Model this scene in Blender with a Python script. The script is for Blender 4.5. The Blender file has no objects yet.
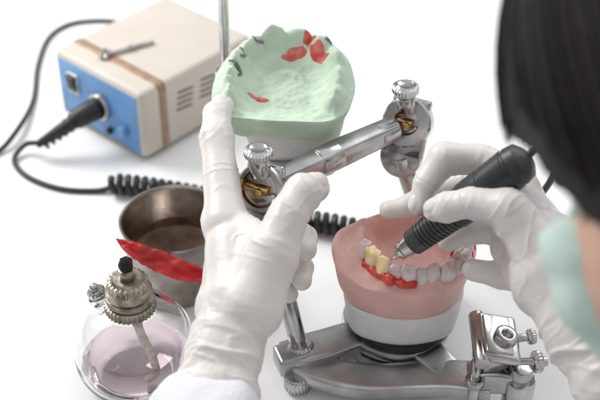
import bpy, bmesh, math, random
from mathutils import Vector, Matrix, noise
random.seed(7)
S = 0.013          # one modelling unit in metres
V3 = Vector
scene = bpy.context.scene
CENT = {}
# ------------------------------------------------------------------ materials
def mat(name, col, rough=.5, metal=0., var=.0, vscale=1., bump=0., bscale=4., sss=0., trans=0., ior=1.45,
        coat=0., col2=None, stretch=None, spec=None, detail=4):
    m = bpy.data.materials.new(name); m.use_nodes = True
    nt = m.node_tree; b = nt.nodes['Principled BSDF']
    b.inputs['Base Color'].default_value = (*col, 1)
    b.inputs['Roughness'].default_value = rough
    b.inputs['Metallic'].default_value = metal
    b.inputs['IOR'].default_value = ior
    if spec is not None: b.inputs['Specular IOR Level'].default_value = spec
    if sss:
        b.inputs['Subsurface Weight'].default_value = sss
        b.inputs['Subsurface Radius'].default_value = (.006, .004, .003)
        b.inputs['Subsurface Scale'].default_value = 1.
    if trans: b.inputs['Transmission Weight'].default_value = trans
    if coat: b.inputs['Coat Weight'].default_value = coat
    tc = nt.nodes.new('ShaderNodeTexCoord'); mp = nt.nodes.new('ShaderNodeMapping')
    nt.links.new(tc.outputs['Object'], mp.inputs[0])
    st = stretch or (1, 1, 1)
    mp.inputs['Scale'].default_value = tuple(v / S for v in st)
    if var or col2:
        n = nt.nodes.new('ShaderNodeTexNoise'); n.inputs['Scale'].default_value = vscale
        n.inputs['Detail'].default_value = detail
        nt.links.new(mp.outputs[0], n.inputs['Vector'])
        r = nt.nodes.new('ShaderNodeValToRGB')
        c2 = col2 or tuple(max(0, c * (1 - var)) for c in col)
        r.color_ramp.elements[0].position = .35; r.color_ramp.elements[1].position = .65
        r.color_ramp.elements[0].color = (*c2, 1); r.color_ramp.elements[1].color = (*col, 1)
        nt.links.new(n.outputs['Fac'], r.inputs[0]); nt.links.new(r.outputs[0], b.inputs['Base Color'])
        mr = nt.nodes.new('ShaderNodeMapRange')
        mr.inputs['To Min'].default_value = min(1, rough * 1.25); mr.inputs['To Max'].default_value = rough * .85
        nt.links.new(n.outputs['Fac'], mr.inputs[0]); nt.links.new(mr.outputs[0], b.inputs['Roughness'])
    if bump:
        n2 = nt.nodes.new('ShaderNodeTexNoise'); n2.inputs['Scale'].default_value = bscale
        n2.inputs['Detail'].default_value = 5
        nt.links.new(mp.outputs[0], n2.inputs['Vector'])
        bp = nt.nodes.new('ShaderNodeBump'); bp.inputs['Strength'].default_value = 1
        bp.inputs['Distance'].default_value = bump * S
        nt.links.new(n2.outputs['Fac'], bp.inputs['Height']); nt.links.new(bp.outputs[0], b.inputs['Normal'])
    return m
M = dict(
 table=mat('white_table', (.90, .90, .902), .55, var=.012, vscale=.12),
 beige=mat('beige_enamel', (.64, .585, .515), .42, var=.05, vscale=.5, bump=.008, bscale=9),
 blue=mat('blue_panel', (.15, .35, .68), .4, var=.15, vscale=.8),
 copper=mat('tan_band', (.42, .28, .19), .5, .1, var=.3, vscale=1.5),
 black=mat('black_plastic', (.018, .018, .02), .38, var=.3, vscale=3),
 rubber=mat('black_rubber', (.022, .022, .024), .42),
 slot=mat('vent_dark', (.07, .06, .05), .8),
 steel=mat('polished_steel', (.60, .59, .58), .17, 1., var=.3, vscale=1.0, bump=.003, bscale=5),
 cast_metal=mat('satin_aluminium', (.56, .56, .555), .28, 1., var=.3, vscale=.7, bump=.008, bscale=5),
 brass=mat('brass', (.58, .38, .16), .25, 1., var=.4, vscale=2),
 oldbrass=mat('aged_brass', (.42, .38, .31), .33, 1., var=.5, vscale=2.2, bump=.02, bscale=6),
 cup=mat('stained_steel', (.47, .42, .38), .27, 1., var=.45, vscale=.8, bump=.01, bscale=3),
 cupin=mat('wax_residue', (.22, .13, .09), .25, .3, var=.6, vscale=.9, bump=.03, bscale=2),
 wax=mat('red_wax', (.46, .006, .010), .34, var=.45, vscale=1.4, bump=.035, bscale=2.5, sss=.1),
 green=mat('green_stone', (.62, .76, .61), .7, var=.14, vscale=.8, bump=.035, bscale=4),
 plaster=mat('white_plaster', (.80, .79, .78), .75, var=.08, vscale=1.3, bump=.07, bscale=2.5),
 pink=mat('pink_stone', (.82, .50, .44), .55, var=.12, vscale=.7, bump=.025, bscale=5),
 gumred=mat('red_gum_wax', (.50, .02, .015), .22, col2=(.66, .10, .07), vscale=1.5, bump=.03, bscale=3, sss=.1),
 tooth=mat('grey_stone_tooth', (.76, .69, .67), .26, col2=(.60, .42, .42), vscale=1.3, bump=.04, bscale=3, sss=.15),
 ytooth=mat('ivory_tooth', (.84, .74, .50), .22, col2=(.80, .54, .26), vscale=1.2, sss=.2),
 glass=mat('clear_glass', (1., 1., 1.), .0, trans=1., ior=1.45),
 liquid=mat('pink_spirit', (1., .875, .93), .0, trans=1., ior=1.33),
 wick=mat('cotton_wick', (.88, .76, .66), .9, var=.3, vscale=4, bump=.06, bscale=8),
 char=mat('charred_wick', (.02, .018, .016), .9, bump=.1, bscale=5),
 glove=mat('latex_glove', (.80, .762, .73), .34, var=.07, vscale=.45, bump=.012, bscale=3.5, sss=.2, detail=5),
 skin=mat('skin', (.72, .44, .33), .5, var=.10, vscale=.8, bump=.02, bscale=6, sss=.2),
 hair=mat('dark_hair', (.020, .014, .011), .45, var=.6, vscale=5, bump=.08, bscale=6, stretch=(3, 3, .3), spec=.3),
 mask=mat('mint_mask', (.62, .79, .72), .8, var=.06, vscale=2, bump=.04, bscale=9, sss=.1),
 coat=mat('white_cotton', (.80, .80, .84), .85, var=.06, vscale=.6, bump=.05, bscale=6),
 hand_grey=mat('charcoal_anodised', (.045, .048, .053), .36, .2, var=.2, vscale=3),
 knurl=mat('graphite_metal', (.10, .10, .105), .32, .7, var=.3, vscale=3),
 eye=mat('eye_dark', (.03, .02, .015), .1),
 clasp=mat('clasp_wire', (.36, .37, .37), .2, 1., var=.4, vscale=4),
 redmark=mat('red_marking', (.66, .08, .07), .3, col2=(.74, .24, .20), vscale=2, bump=.03, bscale=3, sss=.2),
)
# ------------------------------------------------------------------ geometry helpers: each returns (verts, faces)
def basis(d):
    d = V3(d).normalized(); a = V3((0, 0, 1)) if abs(d.z) < .95 else V3((1, 0, 0))
    x = a.cross(d).normalized(); return x, d.cross(x), d
def lathe(p, d, prof, seg=48, fn=None):
    x, y, z = basis(d); p = V3(p); vs = []; fs = []; rings = []
    for k, (r, h) in enumerate(prof):
        if r < 1e-5: rings.append([len(vs)]); vs.append(p + z * h); continue
        ring = []
        for i in range(seg):
            t = 2 * math.pi * i / seg; rr = r * (fn(i, k) if fn else 1)
            ring.append(len(vs)); vs.append(p + x * rr * math.cos(t) + y * rr * math.sin(t) + z * h)
        rings.append(ring)
    for a, b in zip(rings, rings[1:]):
        if len(a) == 1 and len(b) == 1: continue
        for i in range(seg):
            j = (i + 1) % seg
            if len(a) == 1: fs.append((a[0], b[j], b[i]))
            elif len(b) == 1: fs.append((a[i], a[j], b[0]))
            else: fs.append((a[i], a[j], b[j], b[i]))
    return vs, fs
def cyl(p, q, r, seg=32, bev=.06, r2=None):
    p = V3(p); q = V3(q); L = (q - p).length; r2 = r if r2 is None else r2; b = min(bev, r * .4, L * .3)
    return lathe(p, q - p, [(0, 0), (r - b, 0), (r - b * .3, b * .3), (r, b), (r2, L - b), (r2 - b * .3, L - b * .3), (r2 - b, L), (0, L)], seg)
def knurl(p, q, r, n=26, dep=.07):
    p = V3(p); q = V3(q); L = (q - p).length; b = min(.08, L * .2)
    return lathe(p, q - p, [(0, 0), (r * .86, 0), (r, b), (r, L - b), (r * .86, L), (0, L)], n * 4,
                 lambda i, k: 1 - dep * (1 if (i % 4) in (2, 3) else 0))
def ball(p, r, seg=20):
    n = seg // 2
    return lathe(V3(p), (0, 0, 1), [(r * math.sin(math.pi * k / n), -r * math.cos(math.pi * k / n)) if 0 < k < n else (0, -r if k == 0 else r) for k in range(n + 1)], seg)
def ellip(c, axes, rad, seg=32, f=None):
    vs, fs = ball((0, 0, 0), 1, seg); o = []
    for v in vs:
        k = f(v) if f else 1.
        o.append(V3(c) + (axes[0] * v.x * rad[0] + axes[1] * v.y * rad[1] + axes[2] * v.z * rad[2]) * k)
    return o, fs
def catmull(pts, n=8):
    P = [V3(p) for p in pts]; P = [P[0] * 2 - P[1]] + P + [P[-1] * 2 - P[-2]]; out = []
    for i in range(1, len(P) - 2):
        for k in range(n):
            t = k / n; a, b, c, d = P[i - 1:i + 3]
            out.append(.5 * ((2 * b) + (c - a) * t + (2 * a - 5 * b + 4 * c - d) * t * t + (3 * b - a - 3 * c + d) * t ** 3))
    out.append(P[-2]); return out
def tube(pts, r, seg=12, n=8, smooth=True, flat=None):
    P = catmull(pts, n) if smooth else [V3(p) for p in pts]
    m = len(P)
    if isinstance(r, (list, tuple)):
        R = []
        for i in range(m):
            t = i / (m - 1) * (len(r) - 1); k = min(int(t), len(r) - 2); R.append(r[k] + (r[k + 1] - r[k]) * (t - k))
    else: R = [r] * m
    vs = []; fs = []; T0 = (P[1] - P[0]).normalized(); x = basis(T0)[0]
    for i in range(m):
        T = (P[min(i + 1, m - 1)] - P[max(i - 1, 0)]).normalized()
        x = (x - T * x.dot(T)).normalized(); y = T.cross(x)
        if flat:
            yy = (V3((0, 0, 1)) - T * T.z).normalized(); xx = yy.cross(T)
        for k in range(seg):
            a = 2 * math.pi * k / seg
            if flat:
                ca, sa = math.cos(a), math.sin(a)
                pw = lambda v: math.copysign(abs(v) ** .28, v)
                vs.append(P[i] + xx * pw(ca) * R[i] * flat[0] + yy * pw(sa) * R[i] * flat[1])
            else: vs.append(P[i] + x * math.cos(a) * R[i] + y * math.sin(a) * R[i])
    for i in range(m - 1):
        for k in range(seg):
            j = (k + 1) % seg; fs.append((i * seg + k, i * seg + j, (i + 1) * seg + j, (i + 1) * seg + k))
    c0 = len(vs); vs.append(P[0]); c1 = len(vs); vs.append(P[-1])
    for k in range(seg):
        j = (k + 1) % seg; fs.append((c0, j, k)); fs.append((c1, (m - 1) * seg + k, (m - 1) * seg + j))
    return vs, fs
def capsule(p0, r0, p1, r1, seg=20):
    p0 = V3(p0); p1 = V3(p1); L = (p1 - p0).length; n = 5; pr = []
    for k in range(n + 1):
        a = math.pi / 2 * (1 - k / n); pr.append((r0 * math.cos(a) if k else 0, -r0 * math.sin(a)))
    for k in range(n + 1):
        a = math.pi / 2 * k / n; pr.append((r1 * math.cos(a) if k < n else 0, L + r1 * math.sin(a)))
    return lathe(p0, p1 - p0, pr, seg)
def chain(C, g=1.):
    out = []
    for a, b in zip(C, C[1:]):
        pa, pb = V3(a[:3]), V3(b[:3]); ra, rb = a[3] * g, b[3] * g; pm = (pa + pb) / 2; rm = (ra + rb) / 2 * .92
        out += [capsule(pa, ra, pm, rm), capsule(pm, rm, pb, rb)]
    return out
def box(c, size, R=None, bev=.1, seg=3):
    bm = bmesh.new(); bmesh.ops.create_cube(bm, size=1)
    for v in bm.verts: v.co = V3((v.co.x * size[0], v.co.y * size[1], v.co.z * size[2]))
    if bev: bmesh.ops.bevel(bm, geom=bm.edges[:], offset=min(bev, min(size) * .45), segments=seg, affect='EDGES', profile=.5)
    bm.verts.index_update(); R = R or Matrix.Identity(3)
    vs = [R @ v.co + V3(c) for v in bm.verts]; fs = [tuple(v.index for v in f.verts) for f in bm.faces]; bm.free()
    return vs, fs
def mk(name, geos, mats, parent=None, sharp=40, label=None):
    if isinstance(geos, tuple): geos = [geos]
    if not isinstance(mats, list): mats = [mats]
    vs = []; fs = []; mi = []
    for g in geos:
        k = g[2] if len(g) > 2 else 0; o = len(vs); vs += list(g[0])
        fs += [tuple(i + o for i in f) for f in g[1]]; mi += [k] * len(g[1])
    me = bpy.data.meshes.new(name); me.from_pydata([tuple(v) for v in vs], [], fs)
    me.polygons.foreach_set('material_index', mi)
    for m in mats: me.materials.append(m)
    bm = bmesh.new(); bm.from_mesh(me); bmesh.ops.recalc_face_normals(bm, faces=bm.faces[:]); bm.to_mesh(me); bm.free()
    me.shade_smooth(); me.set_sharp_from_angle(angle=math.radians(sharp))
    ob = bpy.data.objects.new(name, me); scene.collection.objects.link(ob)
    if parent: ob.parent = parent
    if label: ob['label'] = label
    return ob
def thing(name, label, cat, base, group=None):
    e = bpy.data.objects.new(name, None); scene.collection.objects.link(e); e.empty_display_size = .01
    e['label'] = label; e['category'] = cat; CENT[e.name] = V3(base)
    if group: e['group'] = group
    return e
def remesh(ob, vox, it=8, disp=None, fac=.5):
    m = ob.modifiers.new('r', 'REMESH'); m.mode = 'VOXEL'; m.voxel_size = vox; m.use_smooth_shade = True
    s = ob.modifiers.new('s', 'SMOOTH'); s.iterations = it; s.factor = fac
    dg = bpy.context.evaluated_depsgraph_get(); me = bpy.data.meshes.new_from_object(ob.evaluated_get(dg))
    mats = list(ob.data.materials); ob.modifiers.clear(); ob.data = me
    me.materials.clear()
    for k in mats[:1]: me.materials.append(k)
    if disp:
        N = [v.normal.copy() for v in me.vertices]
        for v, n in zip(me.vertices, N): v.co += n * disp(v.co, n)
    me.shade_smooth()
    return ob
def off(g, mi): return (g[0], g[1], mi)
# ------------------------------------------------------------------ table
tb = mk('table_surface', ([(-250, -27, 0), (250, -27, 0), (250, 400, 0), (-250, 400, 0)], [(0, 1, 2, 3)]), M['table'])
tb['kind'] = 'structure'
# ------------------------------------------------------------------ control box
ang = math.radians(48); BU = V3((math.cos(ang), math.sin(ang), 0)); BW = V3((math.sin(ang), -math.cos(ang), 0))
BC = V3((-8.45, 8.95, 0)); RB = Matrix((BW, BU, V3((0, 0, 1)))).transposed()
def bl(x, y, z): return BC + BW * x + BU * y + V3((0, 0, z))
t = thing('control_box', 'beige metal micromotor control box with blue front panel and tan band', 'control box', BC)
mk('housing', [box(bl(0, 0, 2.45), (7.4, 8.8, 4.3), RB, .38, 5)], M['beige'], t)
mk('front_panel', [box(bl(0, -4.38, 2.4), (6.7, .12, 3.75), RB, .05, 2)], M['blue'], t)
mk('band', [box(bl(0, -2.8, 2.46), (7.48, 1.05, 4.38), RB, .40, 5)], M['copper'], t)
for gy in (-1.25, .55):
    vg = []
    for k in range(4):
        vg.append(box(bl(3.7, gy + .05 * k, 2.35 + k * .36), (.05, 1.2, .13), RB @ Matrix.Rotation(math.radians(-6), 3, 'X'), .02, 1))
    mk('vent', vg, M['slot'], t)
mk('switch', [box(bl(-2.1, -4.47, 3.0), (1.0, .12, 1.35), RB, .04, 2), off(box(bl(-2.1, -4.55, 3.0), (.72, .2, 1.05), RB @ Matrix.Rotation(.15, 3, 'X'), .05, 2), 1)], [M['steel'], M['black']], t)
mk('socket', [cyl(bl(.35, -4.3, 2.55), bl(.35, -4.8, 2.55), .82, 40), off(cyl(bl(.35, -4.7, 2.55), bl(.35, -4.95, 2.55), .66, 32), 1)], [M['steel'], M['black']], t)
mk('knob', [knurl(bl(2.2, -4.3, 1.7), bl(2.2, -4.85, 1.7), .34, 16)], M['blue'], t)
mk('knob', [cyl(bl(.9, -4.3, 1.1), bl(.9, -4.7, 1.1), .2)], M['black'], t)
mk('knob', [cyl(bl(-1.2, -4.3, 1.2), bl(-1.2, -4.6, 1.2), .2)], M['steel'], t)
for sx in (-2.9, 2.9):
    for sy in (-3.6, 3.6):
        mk('foot', [cyl(bl(sx, sy, 0), bl(sx, sy, .35), .35)], M['black'], t)
pl = bl(.35, -4.9, 2.55)
t = thing('power_cable', 'thin black power cable looping on the white table beside the box', 'cable', (-16.4, 9, 0))
mk('cord', [tube([bl(1, 4.35, 1.2), bl(.6, 5.6, .6), (-9.4, 17.6, .2), (-11.84, 18.97, .16), (-13.67, 19.24, .16), (-15.4, 18.7, .16), (-16.4, 16.9, .16), (-16.5, 13.55, .16), (-16.1, 9.54, .16), (-16.4, 5.85, .45), (-17.4, 3.9, .16), (-19.5, 2.4, .16), (-26, 1, .16)], .15, 10)], M['rubber'], t)
t = thing('handpiece_cable', 'black coiled cable with thick plug running across the white table', 'cable', (-10, 1, 0))
mk('plug', [tube([pl, pl + V3((-.5, -.35, -.1)), pl + V3((-1.1, -.6, -.35))], [.66, .62, .58], 24),
            tube([pl + V3((-.9, -.5, -.3)), pl + V3((-2.0, -.9, -.9)), pl + V3((-3.3, -1.25, -1.6))], [.46, .38, .22], 16)] +
   [lathe(pl + V3((-1.2 - .33 * k, -.62 - .1 * k, -.42 - .24 * k)), (-.8, -.3, -.55), [(.2, -.05), (.49 - .03 * k, -.05), (.49 - .03 * k, .05), (.2, .05)], 20) for k in range(6)], M['rubber'], t)
q = pl + V3((-3.1, -1.2, -1.5))
mk('cord', [tube([q, (-15.6, 4.4, .55), (-16.1, 3.4, .18), (-15.05, 1.9, .15), (-13.1, .81, .15), (-11.2, .62, .15), (-10.2, .75, .3)], .15, 10)], M['rubber'], t)
cp = catmull([(-10.2, .65, .58), (-8.7, .42, .58), (-7.3, .07, .58), (-4.8, -.64, .58), (-2.4, -1.4, .58), (0, -2.4, .58), (2.08, -3.0, .58), (4.1, -3.7, .58), (6.1, -4.2, .58), (6.8, -4.5, .7)], 40)
def coil(path, R, turns_per, seg=8, w=.2):
    L = [0]
    for a, b in zip(path, path[1:]): L.append(L[-1] + (b - a).length)
    tot = L[-1]; n = int(tot * turns_per * 12); pts = []; k = 0
    for i in range(n):
        s_ = tot * i / n
        while L[k + 1] < s_: k += 1
        f = (s_ - L[k]) / (L[k + 1] - L[k]); P = path[k].lerp(path[k + 1], f); T = (path[k + 1] - path[k]).normalized()
        x = V3((0, 0, 1)); y = T.cross(x).normalized(); a = 2 * math.pi * s_ * turns_per
        Rr = R * (1 + .06 * noise.noise(P * .8))
        pts.append(P + x * math.cos(a) * Rr + y * math.sin(a) * Rr + V3((0, 0, .06)))
    return tube(pts, w, seg, 1, False)
mk('coil', [coil(cp, .41, 2.15)], M['rubber'], t)
t = thing('bur_tool', 'small steel bur changing tool lying on the beige box', 'tool', (-9.9, 7.8, 4.6))
mk('shaft', [cyl((-11.2, 7.05, 4.75), (-8.4, 8.75, 4.75), .11, 16), cyl((-11.3, 7.0, 4.78), (-10.6, 7.42, 4.78), .2, 16), cyl((-9.8, 7.9, 4.76), (-9.5, 8.08, 4.76), .17, 16)], M['steel'], t)
mk('handle', [cyl((-10.92, 6.85, 4.78), (-11.05, 7.75, 4.78), .13, 16)], M['steel'], t)
# ------------------------------------------------------------------ cup
t = thing('metal_cup', 'brown stained steel cup standing on the white table', 'cup', (-6.1, -6.3, 0))
mk('shell', [lathe((-6.1, -6.3, 0), (0, 0, 1), [(0, .12), (2.0, .1), (2.2, 0), (2.32, .08), (2.36, .4), (2.5, 3.6), (2.6, 3.72), (2.63, 3.8), (2.58, 3.88), (2.5, 3.84), (2.42, 3.7), (2.28, .6), (2.1, .35), (0, .3)], 72)], M['cup'], t)
mk('residue', [lathe((-6.1, -6.3, 0), (0, 0, 1), [(0, 1.3), (1.2, 1.28), (1.9, 1.35), (2.25, 1.55), (2.33, 2.0), (2.25, .9), (0, .6)], 56, lambda i, k: 1 + .01 * math.sin(i * .8))], M['cupin'], t)
def leaf():
    top = catmull([(-8.6, -8.1, 4.05), (-7.5, -8.55, 4.12), (-6.3, -9.0, 3.98), (-5.3, -9.5, 3.85), (-3.9, -10.15, 3.7)], 12)
    bot = catmull([(-8.6, -8.15, 4.02), (-8.1, -8.85, 3.85), (-7.0, -9.55, 3.5), (-5.5, -10.2, 3.3), (-3.95, -10.4, 3.4)], 12)
    vs = []; fs = []; n = len(top); W = 16
    for lay in (0, 1):
        for i in range(n):
            for j in range(W):
                u = j / (W - 1); p = top[i].lerp(bot[i], u)
                p = p + V3((0, -.03, .09)) * (noise.noise(V3((i * .14, u * 2.0, 2))) + .5 * noise.noise(V3((i * .35, u * 3.5, 9))) + .3 * math.cos(u * 3.1))
                if j in (0, W - 1): p = p + V3((0, .06 * noise.noise(V3((i * .5, j, 1))), .05 * noise.noise(V3((i * .5, j, 5)))))
                vs.append(p + V3((0, -.012, .022)) * (1 - lay))
    o = n * W
    for i in range(n - 1):
        for j in range(W - 1):
            a = i * W + j; fs.append((a, a + 1, a + W + 1, a + W)); fs.append((o + a, o + a + W, o + a + W + 1, o + a + 1))
        a = i * W; fs.append((a, a + W, o + a + W, o + a)); a = i * W + W - 1; fs.append((a, o + a, o + a + W, a + W))
    return vs, fs
w = mk('wax_sheet', leaf(), M['wax']); w['label'] = 'thin bright red dental wax sheet lying across the cup rim'; w['category'] = 'wax sheet'
# ------------------------------------------------------------------ spirit burner
bx, by = -7.3, -13.3
t = thing('spirit_burner', 'round clear glass spirit burner with pink liquid and brass collar', 'burner', (bx, by, 0))
out = [(0, .1), (1.5, .02), (1.75, .1)] + [(2.72 * max(.0, (1 - abs((z - 2.15) / 2.45) ** 2.4)) ** .5, z) for z in (.35, .6, .9, 1.3, 1.7, 2.15, 2.6, 3.0, 3.4, 3.7, 3.95, 4.15)] + [(1.12, 4.32), (.88, 4.45), (.86, 4.9)]
inn = [(.72, 4.9), (.74, 4.4)] + [(2.58 * max(.0, (1 - abs((z - 2.15) / 2.25) ** 2.4)) ** .5, z) for z in (4.15, 3.9, 3.6, 3.2, 2.8, 2.3, 2.15, 1.7, 1.3, .9, .6, .4)] + [(0, .3)]
mk('glass_bowl', [lathe((bx, by, 0), (0, 0, 1), out + inn, 72)], M['glass'], t, 60)
liq = [(0, .34)] + [(2.55 * max(.0, (1 - abs((z - 2.15) / 2.2) ** 2.4)) ** .5, z) for z in (.42, .6, .9, 1.2, 1.45)] + [(0, 1.45)]
mk('spirit', [lathe((bx, by, 0), (0, 0, 1), liq, 64)], M['liquid'], t, 50)
mk('collar', [knurl((bx, by, 4.45), (bx, by, 5.0), 1.12, 34, .05), lathe((bx, by, 0), (0, 0, 1), [(0, 5.0), (1.0, 5.0), (1.05, 5.1), (1.0, 5.3), (.9, 5.35), (1.02, 5.45), (1.0, 5.6), (.86, 5.7), (.78, 6.1), (.62, 6.25), (0, 6.27)], 48),
              knurl((bx, by, 5.72), (bx, by, 6.15), .88, 22, .07), cyl((bx, by, 6.2), (bx, by, 6.75), .36, 24)], M['oldbrass'], t)
mk('wick', [tube([(bx, by, 6.6), (bx, by, 5), (bx + .12, by + .1, 3.9), (bx + .35, by - .1, 2.9), (bx + .75, by - .3, 1.9), (bx + .9, by - .6, 1.0), (bx + .5, by - .8, .6)], [.24, .24, .21, .2, .19, .18, .16], 12)], M['wick'], t)
mk('wick_tip', [lathe((bx, by, 6.7), (0.05, 0, 1), [(0, 0), (.27, 0), (.3, .2), (.25, .5), (.12, .62), (0, .64)], 16, lambda i, k: 1 + .15 * math.sin(i * 2.1 + k))], M['char'], t)
mk('filler_spout', [lathe((-8.55, -12.3, 3.3), (-.35, .1, .95), [(.2, 0), (.38, .1), (.36, .7), (.46, .8), (.46, .95), (.28, .95), (.26, .1)], 28)], M['glass'], t, 60)
mk('filler_cap', [knurl((-8.86, -12.22, 4.15), (-9.0, -12.18, 4.55), .42, 16, .06), ball((-9.02, -12.17, 4.62), .22)], M['steel'], t)
# ------------------------------------------------------------------ dental casts
def outline(pts, n=120):
    P = [V3((x, y, 0)) for x, y in pts]; m = len(P); out = []
    for i in range(m):
        a, b, c, d = P[i - 1], P[i], P[(i + 1) % m], P[(i + 2) % m]
        for k in range(12):
            t_ = k / 12; out.append(.5 * ((2 * b) + (c - a) * t_ + (2 * a - 5 * b + 4 * c - d) * t_ * t_ + (3 * b - a - 3 * c + d) * t_ ** 3))
    return out
def make_cast(O, loc, R, z0, z1, h, wall=(1, 1), rings=26, rim=None):
    vs = []; fs = []; n = len(O)
    rim = rim or (lambda p: 0)
    def add(z, sc, f=0):
        for p in O:
            w_ = 1 + .014 * noise.noise(V3((p.x, p.y, z * 1.3)))
            vs.append(R @ V3((p.x * sc * w_, p.y * sc * w_, z + f * rim(p))) + loc)
    lv = 9; cnt = 0
    for k in range(lv):
        f = k / (lv - 1); z = z0 + (z1 - .12 - z0) * f; sc = wall[0] + (wall[1] - wall[0]) * (f ** .8)
        if k == 0: add(z, sc * .975); cnt += 1; z += .05
        add(z, sc, f); cnt += 1
    for k in range(rings):
        sc = wall[1] * (1 - .035 - (k / rings) * .965) if k else wall[1] * .985
        for p in O:
            x, y = p.x * sc, p.y * sc
            e = min(1, k / 3)
            g_ = math.exp(-(max(0, k - 1) / (rings * .08)) ** 2)
            vs.append(R @ V3((x, y, z1 - .05 * (1 - e) + h(x, y) * e + rim(p) * g_)) + loc)
        cnt += 1
    for r in range(cnt - 1):
        for i in range(n):
            j = (i + 1) % n; fs.append((r * n + i, r * n + j, (r + 1) * n + j, (r + 1) * n + i))
    c = len(vs); vs.append(R @ V3((0, 0, z1 + h(0, 0))) + loc)
    for i in range(n): fs.append(((cnt - 1) * n + i, (cnt - 1) * n + (i + 1) % n, c))
    c = len(vs); vs.append(R @ V3((0, 0, z0)) + loc)
    for i in range(n): fs.append(((i + 1) % n, i, c))
    return vs, fs
def arch_pts(a, b, yh, n=60, x0=0.):
    out = []
    for i in range(n + 1):
        u = -1 + 2 * i / n; th = u * math.radians(108)
        out.append(V3((x0 + a * math.sin(th) * (1.04 if abs(u) > .8 else 1), yh + b * math.cos(th) * (1 if math.cos(th) > 0 else 2.6), 0)))
    return out
def adist(A, x, y):
    best = 99; bi = 0
    for i, p in enumerate(A):
        d_ = (p.x - x) ** 2 + (p.y - y) ** 2
        if d_ < best: best = d_; bi = i
    return math.sqrt(best), bi
def rotm(yaw, tilt=0):
    return Matrix.Rotation(math.radians(yaw), 3, 'Z') @ Matrix.Rotation(math.radians(tilt), 3, 'X')
# pink lower cast; local y = towards the front teeth
PO = outline([(-2.95, -2.3), (-1.6, -2.4), (-.3, -2.2), (.9, -1.9), (2.1, -1.15), (2.95, -.45), (3.12, .6), (2.5, 1.95), (1.05, 2.85), (-1.0, 2.95), (-2.4, 2.0), (-3.15, .5), (-3.25, -1.1)])
PX0 = -.46
PA = arch_pts(2.22, 2.5, .10, x0=PX0)
def hp(x, y):
    d_, i = adist(PA, x, y); inside = ((x - PX0) ** 2 / 5.0 + (y - .10) ** 2 / 6.2) < 1 or (y < .10 and abs(x - PX0) < 2.1)
    v = .38 * math.exp(-(d_ / .5) ** 2) + (.0 if not inside else -.95 * min(1, d_ / .9) ** 1.3)
    if not inside: v += .10 * math.exp(-((d_ - .42) / .18) ** 2) * (abs(math.sin(i * .78)) - .4)
    return v + .08 * noise.noise(V3((x, y, 0)) * 1.3) + .04 * noise.noise(V3((x, y, 3)) * 4)
def prim(p):
    k = max(0, min(1, (1.0 - p.y) / 1.5)) * max(0, min(1, (p.x + 1.9) / 1.6))
    return .50 * k + .10 * noise.noise(V3((p.x, p.y, 2))) * (.3 + k)
PL = V3((4.55, -10.72, 0)); PR = rotm(180 - 2)
t = thing('pink_dental_cast', 'pink stone dental cast with teeth on a white plaster mount', 'dental cast', (4.45, -10.85, 1.9))
mk('stone_base', [make_cast(PO, PL, PR, 3.8, 5.72, hp, (.87, 1.0), 36, prim)], M['pink'], t, 50)
MO = outline([(-2.5, -1.9), (0, -2.1), (2.1, -1.6), (2.7, 0), (2.2, 1.75), (0, 2.45), (-2.2, 1.75), (-2.75, 0)])
mk('plaster_mount', [make_cast(MO, PL + V3((.1, -.1, 0)), PR, 1.95, 3.8, lambda x, y: .05 * noise.noise(V3((x, y, 0))), (.92, 1.0), 6)], M['plaster'], t, 50)
def tooth(P, tx, ty, z, sx, sy, sz, molar, seed, R, loc):
    vs, fs = ball((0, 0, 0), 1, 28); o = []
    for v in vs:
        pw = lambda a, e: math.copysign(abs(a) ** e, a)
        x, y, zz = pw(v.x, .75), pw(v.y, .8), pw(v.z, .68)
        tp = 1 - .12 * zz
        if not molar: y *= (1 - .5 * max(0, zz)); x *= 1 + .06 * zz
        dz = 0
        if molar and zz > 0: dz = -.30 * math.exp(-((x * x + y * y) / .14)) + .12 * math.cos(x * 4.5 + seed) * math.cos(y * 4.5)
        p = V3((x * sx * tp, y * sy * tp, (zz + dz) * sz))
        p += V3((.7, 1.3, 1.3)) * .08 * noise.noise(p * 2.6 + V3((seed, 0, 0)))
        w_ = P + V3((tx.x * p.x + ty.x * p.y, tx.y * p.x + ty.y * p.y, z + p.z))
        o.append(R @ w_ + loc)
    return o, fs
def place_teeth(A, R, loc, z, hfun, sizes, mats, parent, cn):
    L = [0]
    for a, b in zip(A, A[1:]): L.append(L[-1] + (b - a).length)
    tot = sum(s_[0] for s_ in sizes); cur = (L[-1] - tot) / 2
    for k, (wd, dp, ht, mol) in enumerate(sizes):
        s_ = cur + wd / 2; cur += wd; i = max(j for j in range(len(L) - 1) if L[j] <= s_)
        P = A[i].lerp(A[i + 1], (s_ - L[i]) / (L[i + 1] - L[i])); tx = (A[i + 1] - A[i]).normalized()
        a_ = random.uniform(-.2, .2); tx = V3((tx.x * math.cos(a_) - tx.y * math.sin(a_), tx.x * math.sin(a_) + tx.y * math.cos(a_), 0)); ty = V3((-tx.y, tx.x, 0))
        P = P + ty * random.uniform(-.08, .08)
        if mats[k] is None: continue
        mk(cn, [tooth(P, tx, ty, z + hfun(P.x, P.y) + ht * .36 + random.uniform(-.05, .06), wd * random.uniform(.55, .60), dp * .52, ht * .62, mol, k * 3.1, R, loc)], mats[k], parent, 60)
sz = [(.8, .8, .6, 1), (.84, .80, .64, 1), (.70, .74, .66, 1), (.64, .66, .72, 1), (.66, .62, .86, 0), (.56, .54, .80, 0), (.50, .48, .76, 0), (.60, .50, .86, 0), (.56, .52, .80, 0), (.66, .60, .88, 0), (.70, .68, .80, 1), (.66, .70, .68, 1), (.74, .76, .60, 1), (.7, .7, .5, 1)]
T_, Yt = M['tooth'], M['ytooth']
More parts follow.
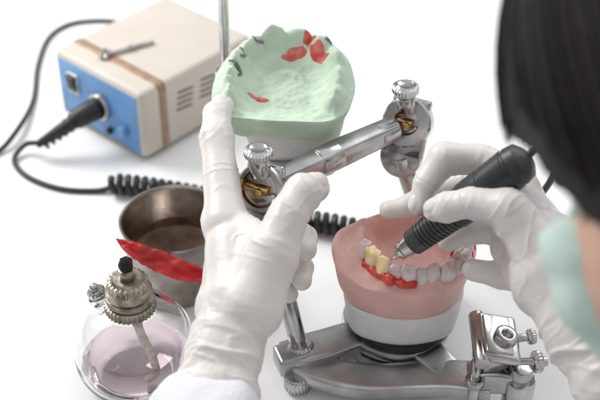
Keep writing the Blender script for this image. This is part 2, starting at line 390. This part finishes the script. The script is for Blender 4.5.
place_teeth(PA, PR, PL, 5.7, hp, sz, [T_, T_, T_, T_, T_, T_, T_, T_, T_, Yt, Yt, T_, None, None], t, 'tooth')
def lw(R, L, x, y, z): return R @ V3((x, y, z)) + L
for i0, i1, nn in ((31, 48, 90), (6, 13, 26)):
    rw = []
    for k in range(nn):
        i = i0 + k * (i1 - i0) / nn; A0 = PA[int(i)].lerp(PA[int(i) + 1], i % 1); nrm = (A0 - V3((PX0, -.4, 0))).normalized()
        s_ = (.28, -.38, 0, .33)[k % 4]
        q_ = A0 + nrm * (s_ + random.uniform(-.07, .06))
        thick = .7 + .9 * noise.noise(V3((i * .6, s_ * 3, 1)))
        rw.append(ball(lw(PR, PL, q_.x, q_.y, 5.80 + hp(q_.x, q_.y)), .16 * max(.3, thick + .15), 12))
    o = mk('gum_wax', rw, M['gumred'], t); remesh(o, .04, 4)
# green upper cast, inverted on the opened upper member; local y = away from viewer
GO = outline([(-2.75, -2.75), (-1.2, -3.0), (.6, -3.0), (2.4, -2.75), (3.15, -1.3), (3.05, .5), (2.4, 2.0), (1.1, 2.95), (-1.0, 2.95), (-2.3, 2.05), (-3.05, .6), (-3.2, -1.2)])
GA = arch_pts(2.35, 2.35, .05)
def hg(x, y):
    d_, i = adist(GA, x, y); inside = (x * x / 5.4 + (y - .05) ** 2 / 5.6) < 1 or (y < .05 and abs(x) < 2.3)
    i2 = (math.atan2(x, y - .05) + math.pi) * 10
    bumps = abs(math.sin(i2 * .62)) ** .6
    amp = .85 + .45 * noise.noise(V3((i2 * .2, 4, 0)))
    wv = .42 * (1 + .25 * noise.noise(V3((x, y, 8))))
    v = math.exp(-(d_ / wv) ** 4) * .28 * bumps + math.exp(-(d_ / wv) ** 2) * (.50 + .12 * bumps) * amp
    if inside: v += -.62 * min(1, d_ / 1.2)
    if y < -1.6: v *= max(.2, 1 - (-1.6 - y) / 1.2)
    rg = .06 * math.cos(y * 7 + abs(x) * 3) * math.exp(-(x / 1.3) ** 2) * (1 if y > .3 else 0)
    return v + rg + .08 * noise.noise(V3((x, y, 0)) * 1.5) + .07 * noise.noise(V3((x, y, 3)) * 4.5)
GL = V3((-.65, -4.75, 11.0)); GR = rotm(-6, 9)
t = thing('green_dental_cast', 'pale green stone upper dental cast, upturned on white plaster mount', 'dental cast', (-.65, -4.9, 7.9))
mk('stone_base', [make_cast(GO, GL, GR, -1.75, -.1, hg, (.84, 1.0), 54)], M['green'], t, 50)
mk('plaster_mount', [make_cast(MO, V3((-.2, -5.3, 0)), rotm(0), 7.6, 9.8, lambda x, y: 0, (.70, .88), 4)], M['plaster'], t, 50)
def patch(cx, cy, rx, ry, rot, seed, hf, zt, R, L, th=.06):
    vs = []; fs = []; n = 40; K = 9
    for k in range(K + 1):
        for i in range(n):
            a = 2 * math.pi * i / n; rr = k / K * (1 + .5 * noise.noise(V3((math.cos(a) * 1.3, math.sin(a) * 1.3, seed))))
            x = rx * rr * math.cos(a); y = ry * rr * math.sin(a); X = cx + x * math.cos(rot) - y * math.sin(rot); Y = cy + x * math.sin(rot) + y * math.cos(rot)
            vs.append(R @ V3((X, Y, zt + hf(X, Y) + th * math.sqrt(max(0, 1 - (k / K) ** 4)) - (.03 if k == K else 0))) + L)
    for k in range(K):
        for i in range(n):
            j = (i + 1) % n; fs.append((k * n + i, k * n + j, (k + 1) * n + j, (k + 1) * n + i))
    return vs, fs
for a in ((.25, 1.75, .62, .24, .15, 1), (1.35, 1.45, .62, .24, -.8, 2), (-1.15, -1.0, .6, .14, -.25, 3), (.85, 2.15, .34, .22, 0, 5)):
    mk('wax_patch', [patch(*a, hg, -.1, GR, GL)], M['redmark'], t)
def onG(x, y, dz=.04): return GR @ V3((x, y, -.1 + hg(x, y) + dz)) + GL
for pts in ([(-2.6, 1.0), (-2.3, 1.05), (-2.05, .95), (-1.95, .7), (-2.1, .5)], [(-2.6, .1), (-2.3, .05), (-2.05, -.15), (-2.1, -.45)], [(-1.75, 1.85), (-1.5, 1.7), (-1.25, 1.8)], [(1.7, 2.1), (1.7, 1.85), (1.95, 1.7)]):
    mk('wire_clasp', [tube([onG(*p_) for p_ in pts], [.04, .09, .09, .05], 10, 6)], M['clasp'], t)
# ------------------------------------------------------------------ articulator
t = thing('dental_articulator', 'silver metal dental articulator with brass joints, opened and held upright', 'dental articulator', (3.5, -10.4, 0))
HL = V3((-1.62, -10.55, 8.9)); HR = V3((4.95, -5.7, 9.0)); BD = (HR - HL).normalized()
AX = V3((-.38, -.80, .42)).normalized()
bar0 = HL + BD * 1.0; bar1 = HR - BD * .9
mk('upper_frame', [tube([bar0, HL + BD * 2.4, HL + BD * 4.2, bar1], [.36, .46, .52, .46], 16, 6, True, (1, 1)),
    cyl(HL + BD * 3.0 + V3((0, 0, -.05)), HL + BD * 4.1 + V3((0, 0, -.05)), .64, 28), cyl(bar1 - BD * .9, bar1 + BD * .1, .54, 28),
    tube([HL + BD * 3.7, (.8, -7.6, 7.6), (-.3, -5.2, 7.2), (-2.0, -3.0, 7.3), (-3.4, -1.6, 7.6)], [.5, .55, .6, .5, .45], 16, 6, True, (1.2, .6)),
    cyl((-.3, -5.3, 7.15), (-.3, -5.3, 7.6), 1.9, 48),
    cyl((-3.58, -1.6, 7.0), (-3.58, -1.6, 9.2), .55, 28)], M['cast_metal'], t)
mk('incisal_pin', [cyl((-3.58, -1.6, 7.0), (-3.58, -1.6, 19.5), .26, 24)], M['steel'], t)
for H, ts, g_, plate, ri in ((HL, V3((-1.75, -10.3, 10.3)), 1.0, 1.2, 1.0), (HR, V3((4.75, -5.6, 10.45)), 1.08, 1.6, .66)):
    x, y, z = basis(AX); RX = Matrix((x, y, z)).transposed(); q_ = g_ * ri
    hs = mk('condylar_housing', [lathe(H, AX, [(.70 * q_, -.3), (1.0 * g_, -.3), (1.08 * g_, -.22), (1.08 * g_, .22), (1.0 * g_, .32), (.84 * q_, .32), (.78 * q_, .24), (.76 * q_, 0), (.0, -.02), (0, -.28), (.7 * q_, -.28)], 56),
        cyl(H + V3((0, .1, .6)), ts + V3((0, 0, -.05)), .46, 28),
        box(H - y * (plate * .5 + .1) - AX * .12, (1.9 * g_, plate, .42), RX, .16, 4),
        cyl(H - y * (plate + .05) - AX * .33, H - y * (plate + .05) + AX * .09, .92 * g_, 36),
        box(H + y * .5 - AX * .1, (1.7 * g_, 1.3, .5), RX, .16, 4)], M['steel'], t)
    mk('brass_insert', [lathe(H, AX, [(0, .10), (.3 * q_, .1), (.33 * q_, .05), (.72 * q_, .05), (.72 * q_, .12), (.76 * q_, .14)], 40), cyl(H + x * -.75 * q_ + AX * .3, H + x * .45 * q_ + AX * .3, .15, 16),
        cyl(H + AX * .05 + y * -.1, H + AX * .65 + y * -.15 + x * .1, .2, 20), knurl(H + x * -.95 * q_ + AX * .35, H + x * -.7 * q_ + AX * .35, .28, 12)], M['brass'], hs)
    mk('thumbscrew', [cyl(ts, ts + V3((0, 0, .12)), .5, 28), knurl(ts + V3((0, 0, .1)), ts + V3((0, 0, .45)), .62, 24, .06), lathe(ts + V3((0, 0, .42)), (0, 0, 1), [(0, .05), (.3, .05), (.38, .1), (.45, .04), (.5, 0)], 32)], M['steel'], hs)
PLb = V3((.1, -12.9, 1.0)); PRb = V3((6.95, -7.7, 1.0))
x, y, z = basis(AX)
mk('post', [cyl(PLb, HL + V3((.0, 0, -.6)), .40, 28), knurl(PLb + V3((0, 0, .3)), PLb + V3((-.1, .1, .8)), .6, 22, .05)], M['steel'], t)
mk('post', [cyl(PRb, HR - y * 1.7 - AX * .12, .44, 28)], M['steel'], t)
mk('lower_frame', [
    tube([(-.9, -13.0, 1.25), (.1, -12.9, 1.3), (1.8, -12.2, 1.3), (3.4, -11.2, 1.25), (6.95, -7.7, 1.2)], [.6, .85, .8, .75, .75], 24, 6, True, (1.05, .52)),
    tube([(.0, -13.1, 1.0), (1.2, -13.85, .95), (3.0, -14.25, .95), (5.0, -14.2, 1.0), (6.6, -14.3, 1.15), (8.4, -14.7, 1.3)], [.7, .75, .75, .75, .8, .9], 24, 8, True, (1.1, .5)),
    box((2.5, -13.0, .85), (3.6, 1.7, .42), rotm(-4), .12), cyl((2.2, -13.15, 1.0), (2.2, -13.15, 1.22), .42, 28),
    cyl((4.45, -10.85, 1.1), (4.45, -10.85, 1.62), 2.5, 56, .1), tube([(4.45, -10.85, 1.2), (5.6, -12.6, 1.2), (6.6, -14.0, 1.2)], [.9, .8, .7], 24, 6, True, (1, .45)),
    box((-.25, -13.1, 1.25), (1.7, 1.3, 1.0), rotm(20), .18, 4)], M['cast_metal'], t)
mk('mounting_ring', [cyl((4.65, -10.9, 1.6), (4.65, -10.9, 1.98), 2.4, 56, .08)], M['black'], t)
mk('foot', [knurl((-.1, -13.8, .1), (-.1, -13.8, .9), .62, 24, .05), cyl((-.1, -13.8, 0), (-.1, -13.8, .2), .45)], M['steel'], t)
mk('foot', [knurl((6.95, -7.7, .1), (6.95, -7.7, 1.0), .62, 24, .05), cyl((6.95, -7.7, 0), (6.95, -7.7, .2), .45)], M['steel'], t)
mk('foot', [cyl((7.5, -15.55, 0), (7.5, -15.5, 2.3), .26, 24), knurl((7.5, -15.5, 2.0), (7.5, -15.5, 2.5), .42, 6, .02), cyl((7.5, -15.5, 2.4), (7.5, -15.2, 3.3), .2, 20)], M['steel'], t)
TN = V3((.22, -.12, .96)).normalized(); TC = V3((8.45, -14.5, 3.8))
x, y, z = basis(TN); Rt = Matrix((x, y, z)).transposed()
mk('incisal_table', [box(TC, (2.5, 1.8, .5), Rt, .22, 5), box(TC + Rt @ V3((0, -.1, .27)), (2.0, 1.2, .14), Rt, .06, 3),
    cyl(TC - Rt @ V3((1.35, .75, .2)), TC + Rt @ V3((1.35, -.75, -.2)), .36, 28),
    lathe(TC + Rt @ V3((.15, .2, .25)), TN, [(.2, 0), (.52, 0), (.52, .3), (.44, .36), (.28, .36), (.22, .3), (.2, 0)], 32),
    box(TC - V3((0, 0, .95)), (1.7, 1.5, 1.3), rotm(12), .2, 4)], M['steel'], t)
mk('front_column', [cyl((9.45, -15.35, 0), (9.45, -15.35, 2.3), .68, 36), cyl((9.45, -15.35, 2.2), (9.45, -15.35, 3.0), .5, 36),
    tube([(7.3, -14.9, 1.9), (8.4, -15.0, 2.1), (9.6, -15.2, 2.0)], [.5, .6, .5], 18, 6, True, (1, 1.1))], M['steel'], t)
mk('thumbscrew', [knurl((9.95, -15.05, 2.95), (10.35, -15.0, 2.95), .48, 18, .07), cyl((9.3, -15.05, 2.9), (10.6, -15.0, 2.95), .22, 18)], M['steel'], t)
mk('thumbscrew', [knurl((9.8, -14.1, 3.5), (10.15, -14.05, 3.52), .34, 18, .07), cyl((9.1, -14.2, 3.5), (9.9, -14.1, 3.52), .18, 18)], M['steel'], t)
# ------------------------------------------------------------------ handpiece
A0 = V3((3.42, -12.80, 6.38)); A1 = V3((9.9, -13.1, 13.4)); HD = (A1 - A0).normalized()
t = thing('handpiece', 'dark grey micromotor handpiece with steel chuck, held like a pen', 'dental handpiece', A0)
def hpz(prof, seg=48, fn=None): return lathe(A0, HD, prof, seg, fn)
mk('motor_body', [hpz([(0, 4.2), (.72, 4.2), (.78, 4.3), (.80, 4.9), (.84, 5.0), (.86, 6.0), (.81, 6.05), (.81, 6.15), (.86, 6.2), (.88, 7.3), (.83, 7.36), (.83, 7.46), (.86, 7.5), (.78, 7.9), (.5, 8.1), (.25, 8.2), (0, 8.25)], 56)] , M['hand_grey'], t)
rp = [(0, 1.85), (.50, 1.85), (.56, 1.9), (.60, 2.45), (.55, 2.48)]
for k in range(9):
    h0 = 2.5 + k * .19; r_ = .60 + .014 * k; rp += [(r_, h0), (r_, h0 + .12), (r_ - .05, h0 + .13), (r_ - .05, h0 + .18)]
rp += [(.70, 4.22), (0, 4.22)]
mk('grip_collar', [hpz(rp, 80)], M['knurl'], t)
mk('chuck', [hpz([(0, .8), (.14, .8), (.17, .9), (.22, 1.05), (.34, 1.15), (.38, 1.35), (.32, 1.38), (.38, 1.42), (.47, 1.85), (0, 1.85)], 40)], M['steel'], t)
mk('bur', [hpz([(0, -.02), (.06, 0), (.10, .08), (.09, .25), (.05, .35), (.045, .85), (0, .85)], 20)], M['steel'], t)
E = A0 + HD * 8.1
mk('cord', [tube([E, E + HD * .4 + V3((.2, .4, -.2)), (10.6, -11.2, 10.6), (10.4, -9.6, 7.6), (9.0, -7.4, 4.3), (7.6, -5.3, 1.6), (6.8, -4.5, .8)], .15, 10)], M['rubber'], bpy.data.objects['handpiece_cable'])
# ------------------------------------------------------------------ person
person = thing('person', 'person in mint mask, white coat and latex gloves', 'person', (22, -34, -20))
Lc = dict(
 arm=[(-3.6, -20.9, 5.0, 2.0), (-3.25, -19.4, 5.7, 1.72), (-2.95, -17.96, 6.5, 1.54), (-2.35, -16.17, 7.5, 1.58)],
 p1=[(-2.35, -16.17, 7.5, 1.6), (-2.65, -13.9, 8.35, 1.26), (-3.1, -12.6, 8.75, 1.04)],
 p2=[(-2.75, -16.0, 7.0, 1.5), (-3.1, -12.8, 6.4, 1.02)], p3=[(-2.6, -16.0, 6.6, 1.3), (-2.9, -12.9, 5.5, .85)],
 p4=[(-2.0, -15.9, 7.9, 1.4), (-1.65, -14.4, 8.7, 1.15)],
 thumb=[(-1.95, -16.7, 7.8, 1.4), (-1.05, -15.2, 9.3, 1.10), (-.42, -14.08, 10.35, .83), (.12, -13.3, 10.75, .82), (.60, -12.65, 10.55, .65)],
 web=[(-1.25, -14.9, 9.1, .95), (-2.5, -13.3, 8.75, .88)],
 index=[(-3.05, -12.93, 8.85, 1.0), (-3.32, -10.92, 9.7, .78), (-3.58, -9.0, 10.45, .77), (-3.62, -7.7, 10.75, .64), (-3.45, -6.95, 10.7, .54)],
 mid=[(-3.2, -11.9, 7.5, .77), (-2.27, -8.78, 6.0, .68), (-.63, -9.31, 5.9, .65), (.18, -10.79, 6.3, .62), (.25, -11.8, 6.5, .50)],
 ring=[(-3.1, -12.0, 6.2, .76), (-2.29, -9.11, 4.8, .69), (-.72, -10.2, 4.9, .64), (.05, -11.4, 5.1, .60), (.08, -12.4, 5.25, .47)],
 pinky=[(-2.9, -12.7, 5.4, .72), (-2.28, -10.19, 3.8, .6), (-1.07, -11.1, 4.0, .55), (-.5, -12.2, 4.3, .45)])
Rc = dict(
 arm=[(13.4, -21.4, 6.2, 2.1), (12.2, -19.8, 6.9, 1.95), (11.05, -18.0, 7.8, 1.8), (9.95, -15.9, 8.85, 1.78)],
 p1=[(9.9, -15.8, 9.0, 1.7), (9.35, -13.6, 9.3, 1.28), (8.92, -11.7, 9.9, .96)],
 p2=[(9.8, -15.9, 8.5, 1.7), (9.35, -14.6, 8.0, 1.25)], p3=[(9.9, -15.8, 8.9, 1.5), (9.2, -13.4, 8.5, 1.15)], p4=[(9.6, -14.5, 9.2, 1.5), (9.03, -11.9, 9.0, 1.0)],
 p5=[(9.5, -14.4, 8.2, 1.2), (8.7, -13.3, 7.9, .86)],
 index=[(8.82, -11.25, 10.05, .97), (7.56, -10.5, 10.35, .70), (6.05, -10.55, 10.45, .76), (5.26, -11.25, 9.65, .58), (4.95, -11.85, 8.95, .47)],
 thumb=[(9.3, -15.5, 9.7, 1.15), (8.11, -14.39, 10.8, .88), (6.77, -13.80, 10.65, .64), (5.85, -13.55, 10.2, .66), (5.45, -13.35, 9.95, .52)],
 web=[(8.4, -14.0, 10.2, .75), (9.0, -12.4, 9.5, .9)],
 mid=[(9.03, -11.52, 9.0, .83), (7.43, -9.5, 8.5, .64), (5.70, -9.63, 7.9, .59), (4.5, -10.25, 7.6, .48), (3.85, -10.3, 7.5, .42)],
 ring=[(9.33, -13.4, 8.5, .86), (8.14, -12.4, 8.15, .68), (7.11, -12.0, 7.65, .58), (6.3, -12.1, 7.2, .47)],
 pinky=[(9.3, -14.9, 7.7, .86), (8.35, -13.7, 6.75, .62), (7.3, -13.05, 6.45, .49)])
fing = ('index', 'mid', 'ring', 'pinky', 'thumb')
def glove_disp(C, nails):
    J = []
    for f in fing:
        ch = C[f]
        for k in range(1, len(ch) - 1):
            J.append((V3(ch[k][:3]), (V3(ch[k + 1][:3]) - V3(ch[k - 1][:3])).normalized(), ch[k][3]))
    NL = []
    for f, up in nails:
        a, b = V3(C[f][-2][:3]), V3(C[f][-1][:3]); d_ = (b - a).normalized(); u_ = V3(up); u_ = (u_ - d_ * u_.dot(d_)).normalized()
        NL.append((b + u_ * C[f][-1][3] * .9, d_, u_, u_.cross(d_), C[f][-1][3]))
    wr = V3(C['arm'][2][:3]); wd = (V3(C['arm'][3][:3]) - V3(C['arm'][0][:3])).normalized()
    def ridge(p, sc, w_=.16): return (max(0, w_ - abs(noise.noise(p * sc))) / w_) ** 1.3
    def f(p, n):
        v = .012 * noise.noise(p * .9)
        for q_, d_, r in J:
            e = p - q_
            if e.length < 1.6 * r:
                s_ = e.dot(d_) / r; pe = e - d_ * e.dot(d_)
                g_ = math.exp(-(s_ / .5) ** 2)
                v += .055 * r * g_ * ridge(pe * .35 + d_ * s_ * 1.2 + q_, 1.8, .22)
        for q_, d_, u_, w_, r in NL:
            e = p - q_
            if n.dot(u_) > .2 and e.length < 1.5 * r:
                rho = math.sqrt((e.dot(d_) / (.75 * r)) ** 2 + (e.dot(w_) / (.62 * r)) ** 2)
                v += .03 * r * (1 if rho < 1 else 0) * max(0, 1 - rho ** 6) - .05 * r * math.exp(-((rho - 1.05) / .2) ** 2)
        s_ = (p - wr).dot(wd)
        k = math.exp(-((s_ + .9) / 1.8) ** 2)
        pe = p - wr - wd * s_
        q2 = pe * .30 + wd * (s_ * 1.0 + .8 * noise.noise(p * .35))
        v += .15 * k * ridge(q2, 1.0, .22) + .06 * k * ridge(q2 + V3((5, 3, 1)), 2.0, .18)
        q3 = p * .45 + pe * .4
        m_ = max(0, noise.noise(p * .35 + V3((3, 3, 3))) + .25) * 1.8
        v += .042 * m_ * ridge(q3 + V3((2, 7, 1)), .8, .06) * (1 - .5 * k) + .022 * m_ * ridge(q3 + V3((6, 2, 9)), 1.5, .07)
        return v
    return f
for C, nl in ((Lc, (('thumb', (.2, -.4, 1)), ('index', (-.3, -.6, .8)))), (Rc, (('thumb', (0, -.5, 1)), ('index', (-.5, .2, 1))))):
    g = []
    for k, ch in C.items(): g += chain(ch)
    o = mk('glove', g, M['glove'], person); remesh(o, .07, 17, glove_disp(C, nl))
    o['label'] = 'thin off-white latex glove with creases at the wrist'
HC = V3((13.05, -24.4, 22.5)); F = V3((-.55, .50, -.67)).normalized(); U0 = V3((-.173, .716, .677)); U = (U0 - F * U0.dot(F)).normalized(); Sd = U.cross(F).normalized()
ax = (Sd, F, U)
def hl(s_, f_, u_): return HC + Sd * s_ + F * f_ + U * u_
NB = hl(0, -4.5, -10.5); NB.z = max(NB.z, 13)
Ls = V3((9.5, -39, 11)); Rs = V3((27, -26, 11)); Le = V3((-3.5, -34, 3.4)); Re = V3((22.5, -28.5, 4))
TO = V3((21, -36, 5)); HP_ = V3((23, -39, -12))
Lw, Rw = V3(Lc['arm'][0][:3]), V3(Rc['arm'][0][:3])
bg = [ellip(HC + U * 1.2, ax, (5.6, 7.0, 7.2)), ellip(hl(0, 2.0, -3.4), ax, (4.9, 5.3, 4.8)), capsule(hl(0, 6.6, -.3), .7, hl(0, 7.9, -3.0), 1.1), ellip(hl(0, 5.8, -5.2), ax, (2.0, 1.4, 1.0)),
      ellip(hl(0, 5.6, .8), ax, (4.2, 1.3, .9)), ellip(hl(5.7, -.6, -1.2), ax, (.5, 1.3, 2.1)), ellip(hl(-5.7, -.6, -1.2), ax, (.5, 1.3, 2.1)), ellip(hl(0, 4.6, -7.2), ax, (2.0, 1.6, 1.3)),
      capsule(hl(0, -2.6, -4.5), 3.9, NB, 4.3), capsule(NB, 4.5, TO, 8), capsule(TO, 8, HP_, 8.5), capsule(NB, 4, Ls, 4.2), capsule(NB, 4, Rs, 4.2),
      capsule(Ls, 3.8, Le, 2.6), capsule(Le, 2.6, Lw, 1.5), capsule(Rs, 3.8, Re, 2.6), capsule(Re, 2.6, Rw, 1.6)]
for C in (Lc, Rc):
    for k, ch in C.items(): bg += chain(ch, .7)
o = mk('body', bg, M['skin'], person); remesh(o, .2, 4)
for sx in (-1, 1):
    mk('eye', [ellip(hl(sx * 2.2, 6.0, -.6), ax, (.8, .45, .4))], M['eye'], person)
    mk('eyebrow', [tube([hl(sx * 1.0, 6.8, 1.0), hl(sx * 2.3, 6.5, 1.5), hl(sx * 3.6, 5.4, 1.2)], [.12, .2, .08], 8)], M['hair'], person)
cg = [capsule(NB.lerp(TO, .3), 5.6, TO, 9), capsule(TO, 9, HP_, 9.6), capsule(NB.lerp(TO, .3), 4.6, Ls, 4.9), capsule(NB.lerp(TO, .3), 4.6, Rs, 4.9),
      capsule(Ls, 4.7, Le, 3.4), capsule(Rs, 4.7, Re, 3.4), capsule(Le, 3.3, Lw + V3((0, .0, 0)), 2.6), capsule(Re, 3.3, Rw.lerp(Re, .02), 2.7)]
o = mk('lab_coat', cg, M['coat'], person)
remesh(o, .25, 5, lambda p, n: .22 * noise.noise(V3((p.x * .5, p.y * .35, p.z * .5))) - .3 * abs(noise.noise(V3((p.x * .7, p.y * .5, p.z * .9)) + V3((4, 4, 4)))))
o['label'] = 'white cotton lab coat with long creased sleeves'
# hair: (side, front, up) unit directions; hairline drops from the fringe to below the ear
def hairline(f_):
    if f_ > .62: return .02
    return max(-.72, .02 - 1.35 * (.62 - f_))
def hairf(v):
    s_, f_, u_ = v
    cut = max(0, min(1, (hairline(f_) - u_) * 4))
    return 1.13 * (1 - .27 * cut) + .02 * noise.noise(V3((v.x * 6, v.y * 6, v.z * 1.2)))
hg_ = [ellip(HC + U * .9, ax, (5.9, 7.3, 7.6), 110, hairf)]
for k in range(1900):
    a = random.uniform(0, 2 * math.pi); pts = []; end = random.uniform(.80, 1.0)
    ca = math.cos(a); fe = ca; ln = 1.5
    for it in range(4):
        ln = math.acos(max(-.8, min(.9, hairline(fe)))); fe = math.sin(ln) * ca
    for i in range(8):
        th = .25 + (ln + .05 - .25) * end * i / 7; rr = 1.13 + .012 * math.sin(k)
        v = V3((math.sin(th) * math.sin(a + .02 * i), math.sin(th) * math.cos(a + .02 * i), math.cos(th)))
        pts.append(HC + U * .9 + (Sd * v.x * 5.9 + F * v.y * 7.3 + U * v.z * 7.6) * rr)
    hg_.append(tube(pts, [.06, .06, .06, .05, .04, .02], 4, 2))
mk('hair', hg_, M['hair'], person)
def maskf(v):
    s_, f_, u_ = v
    m_ = max(0, min(1, (f_ - .36 - .25 * max(0, u_)) * 5)) * max(0, min(1, (.36 - u_) * 7))
    m_ = m_ * m_ * (3 - 2 * m_)
    pl_ = .03 * abs(math.sin(u_ * 8 + s_)) if u_ > -.7 else 0
    return .77 + (.25 + .08 * max(0, f_) ** 3 * max(0, 1 - s_ * s_ * 2) + pl_) * m_
mk('face_mask', [ellip(hl(0, 1.5, -3.1), ax, (5.15, 6.4, 5.0), 110, maskf)], M['mask'], person, 60)
for sx in (-1, 1):
    mk('mask_strap', [tube([hl(sx * 4.3, 4.4, -1.9), hl(sx * 5.4, 2.2, -1.3), hl(sx * 6.1, -.2, .2), hl(sx * 6.2, -1.5, -.8), hl(sx * 5.9, -1.2, -3.0), hl(sx * 5.0, 2.0, -5.0), hl(sx * 4.2, 4.0, -5.6)], .16, 8)], M['mask'], person)
# ------------------------------------------------------------------ finalise: scale to metres, origins on the things
for o in scene.objects:
    if o.type == 'MESH':
        vs = [v.co for v in o.data.vertices]
        lo = V3([min(v[i] for v in vs) for i in range(3)]); hi = V3([max(v[i] for v in vs) for i in range(3)])
        c_ = (lo + hi) / 2
        if o.parent is None: c_.z = lo.z
        CENT[o.name] = c_
        o.data.transform(Matrix.Translation(-c_)); o.data.transform(Matrix.Scale(S, 4))
for o in scene.objects:
    if o.parent: o.location = (CENT[o.name] - CENT[o.parent.name]) * S
    else: o.location = CENT[o.name] * S
# ------------------------------------------------------------------ camera
cam = bpy.data.cameras.new('camera'); co = bpy.data.objects.new('camera', cam); scene.collection.objects.link(co)
co.location = V3((0, -51.22, 40.02)) * S; co.rotation_euler = (math.radians(52), 0, 0)
cam.lens = 72; cam.sensor_width = 36; cam.clip_end = 50; cam.clip_start = .02
cam.dof.use_dof = True; cam.dof.focus_distance = 51.5 * S; cam.dof.aperture_fstop = 6.8
scene.camera = co
# ------------------------------------------------------------------ light
w = bpy.data.worlds.new('World'); scene.world = w; w.use_nodes = True; nt = w.node_tree
bgd = nt.nodes['Background']; tc = nt.nodes.new('ShaderNodeTexCoord'); sp = nt.nodes.new('ShaderNodeSeparateXYZ'); r = nt.nodes.new('ShaderNodeValToRGB')
nt.links.new(tc.outputs['Generated'], sp.inputs[0]); mr = nt.nodes.new('ShaderNodeMapRange'); mr.inputs['From Min'].default_value = -1
nt.links.new(sp.outputs['Z'], mr.inputs[0]); nt.links.new(mr.outputs[0], r.inputs[0])
e = r.color_ramp.elements; e[0].position = .5; e[0].color = (.12, .12, .13, 1); e[1].position = .88; e[1].color = (.86, .865, .88, 1)
e2 = e.new(.62); e2.color = (.38, .38, .39, 1)
nt.links.new(r.outputs[0], bgd.inputs[0]); bgd.inputs[1].default_value = .92
def area(name, loc, tgt, size, power, col=(1, 1, 1)):
    l = bpy.data.lights.new(name, 'AREA'); l.size = size * S; l.energy = power; l.color = col; l.shape = 'SQUARE'
    o = bpy.data.objects.new(name, l); scene.collection.objects.link(o); o.location = V3(loc) * S
    o.rotation_euler = (V3(tgt) - V3(loc)).to_track_quat('-Z', 'Y').to_euler(); return o
area('softbox_key', (-55, 30, 58), (0, -8, 4), 42, 10.3, (1, .985, .96))
area('softbox_fill', (45, 45, 60), (0, -5, 4), 50, 3.0, (.96, .98, 1))
scene.view_settings.view_transform = 'Standard'; scene.view_settings.look = 'None'; scene.view_settings.exposure = 0
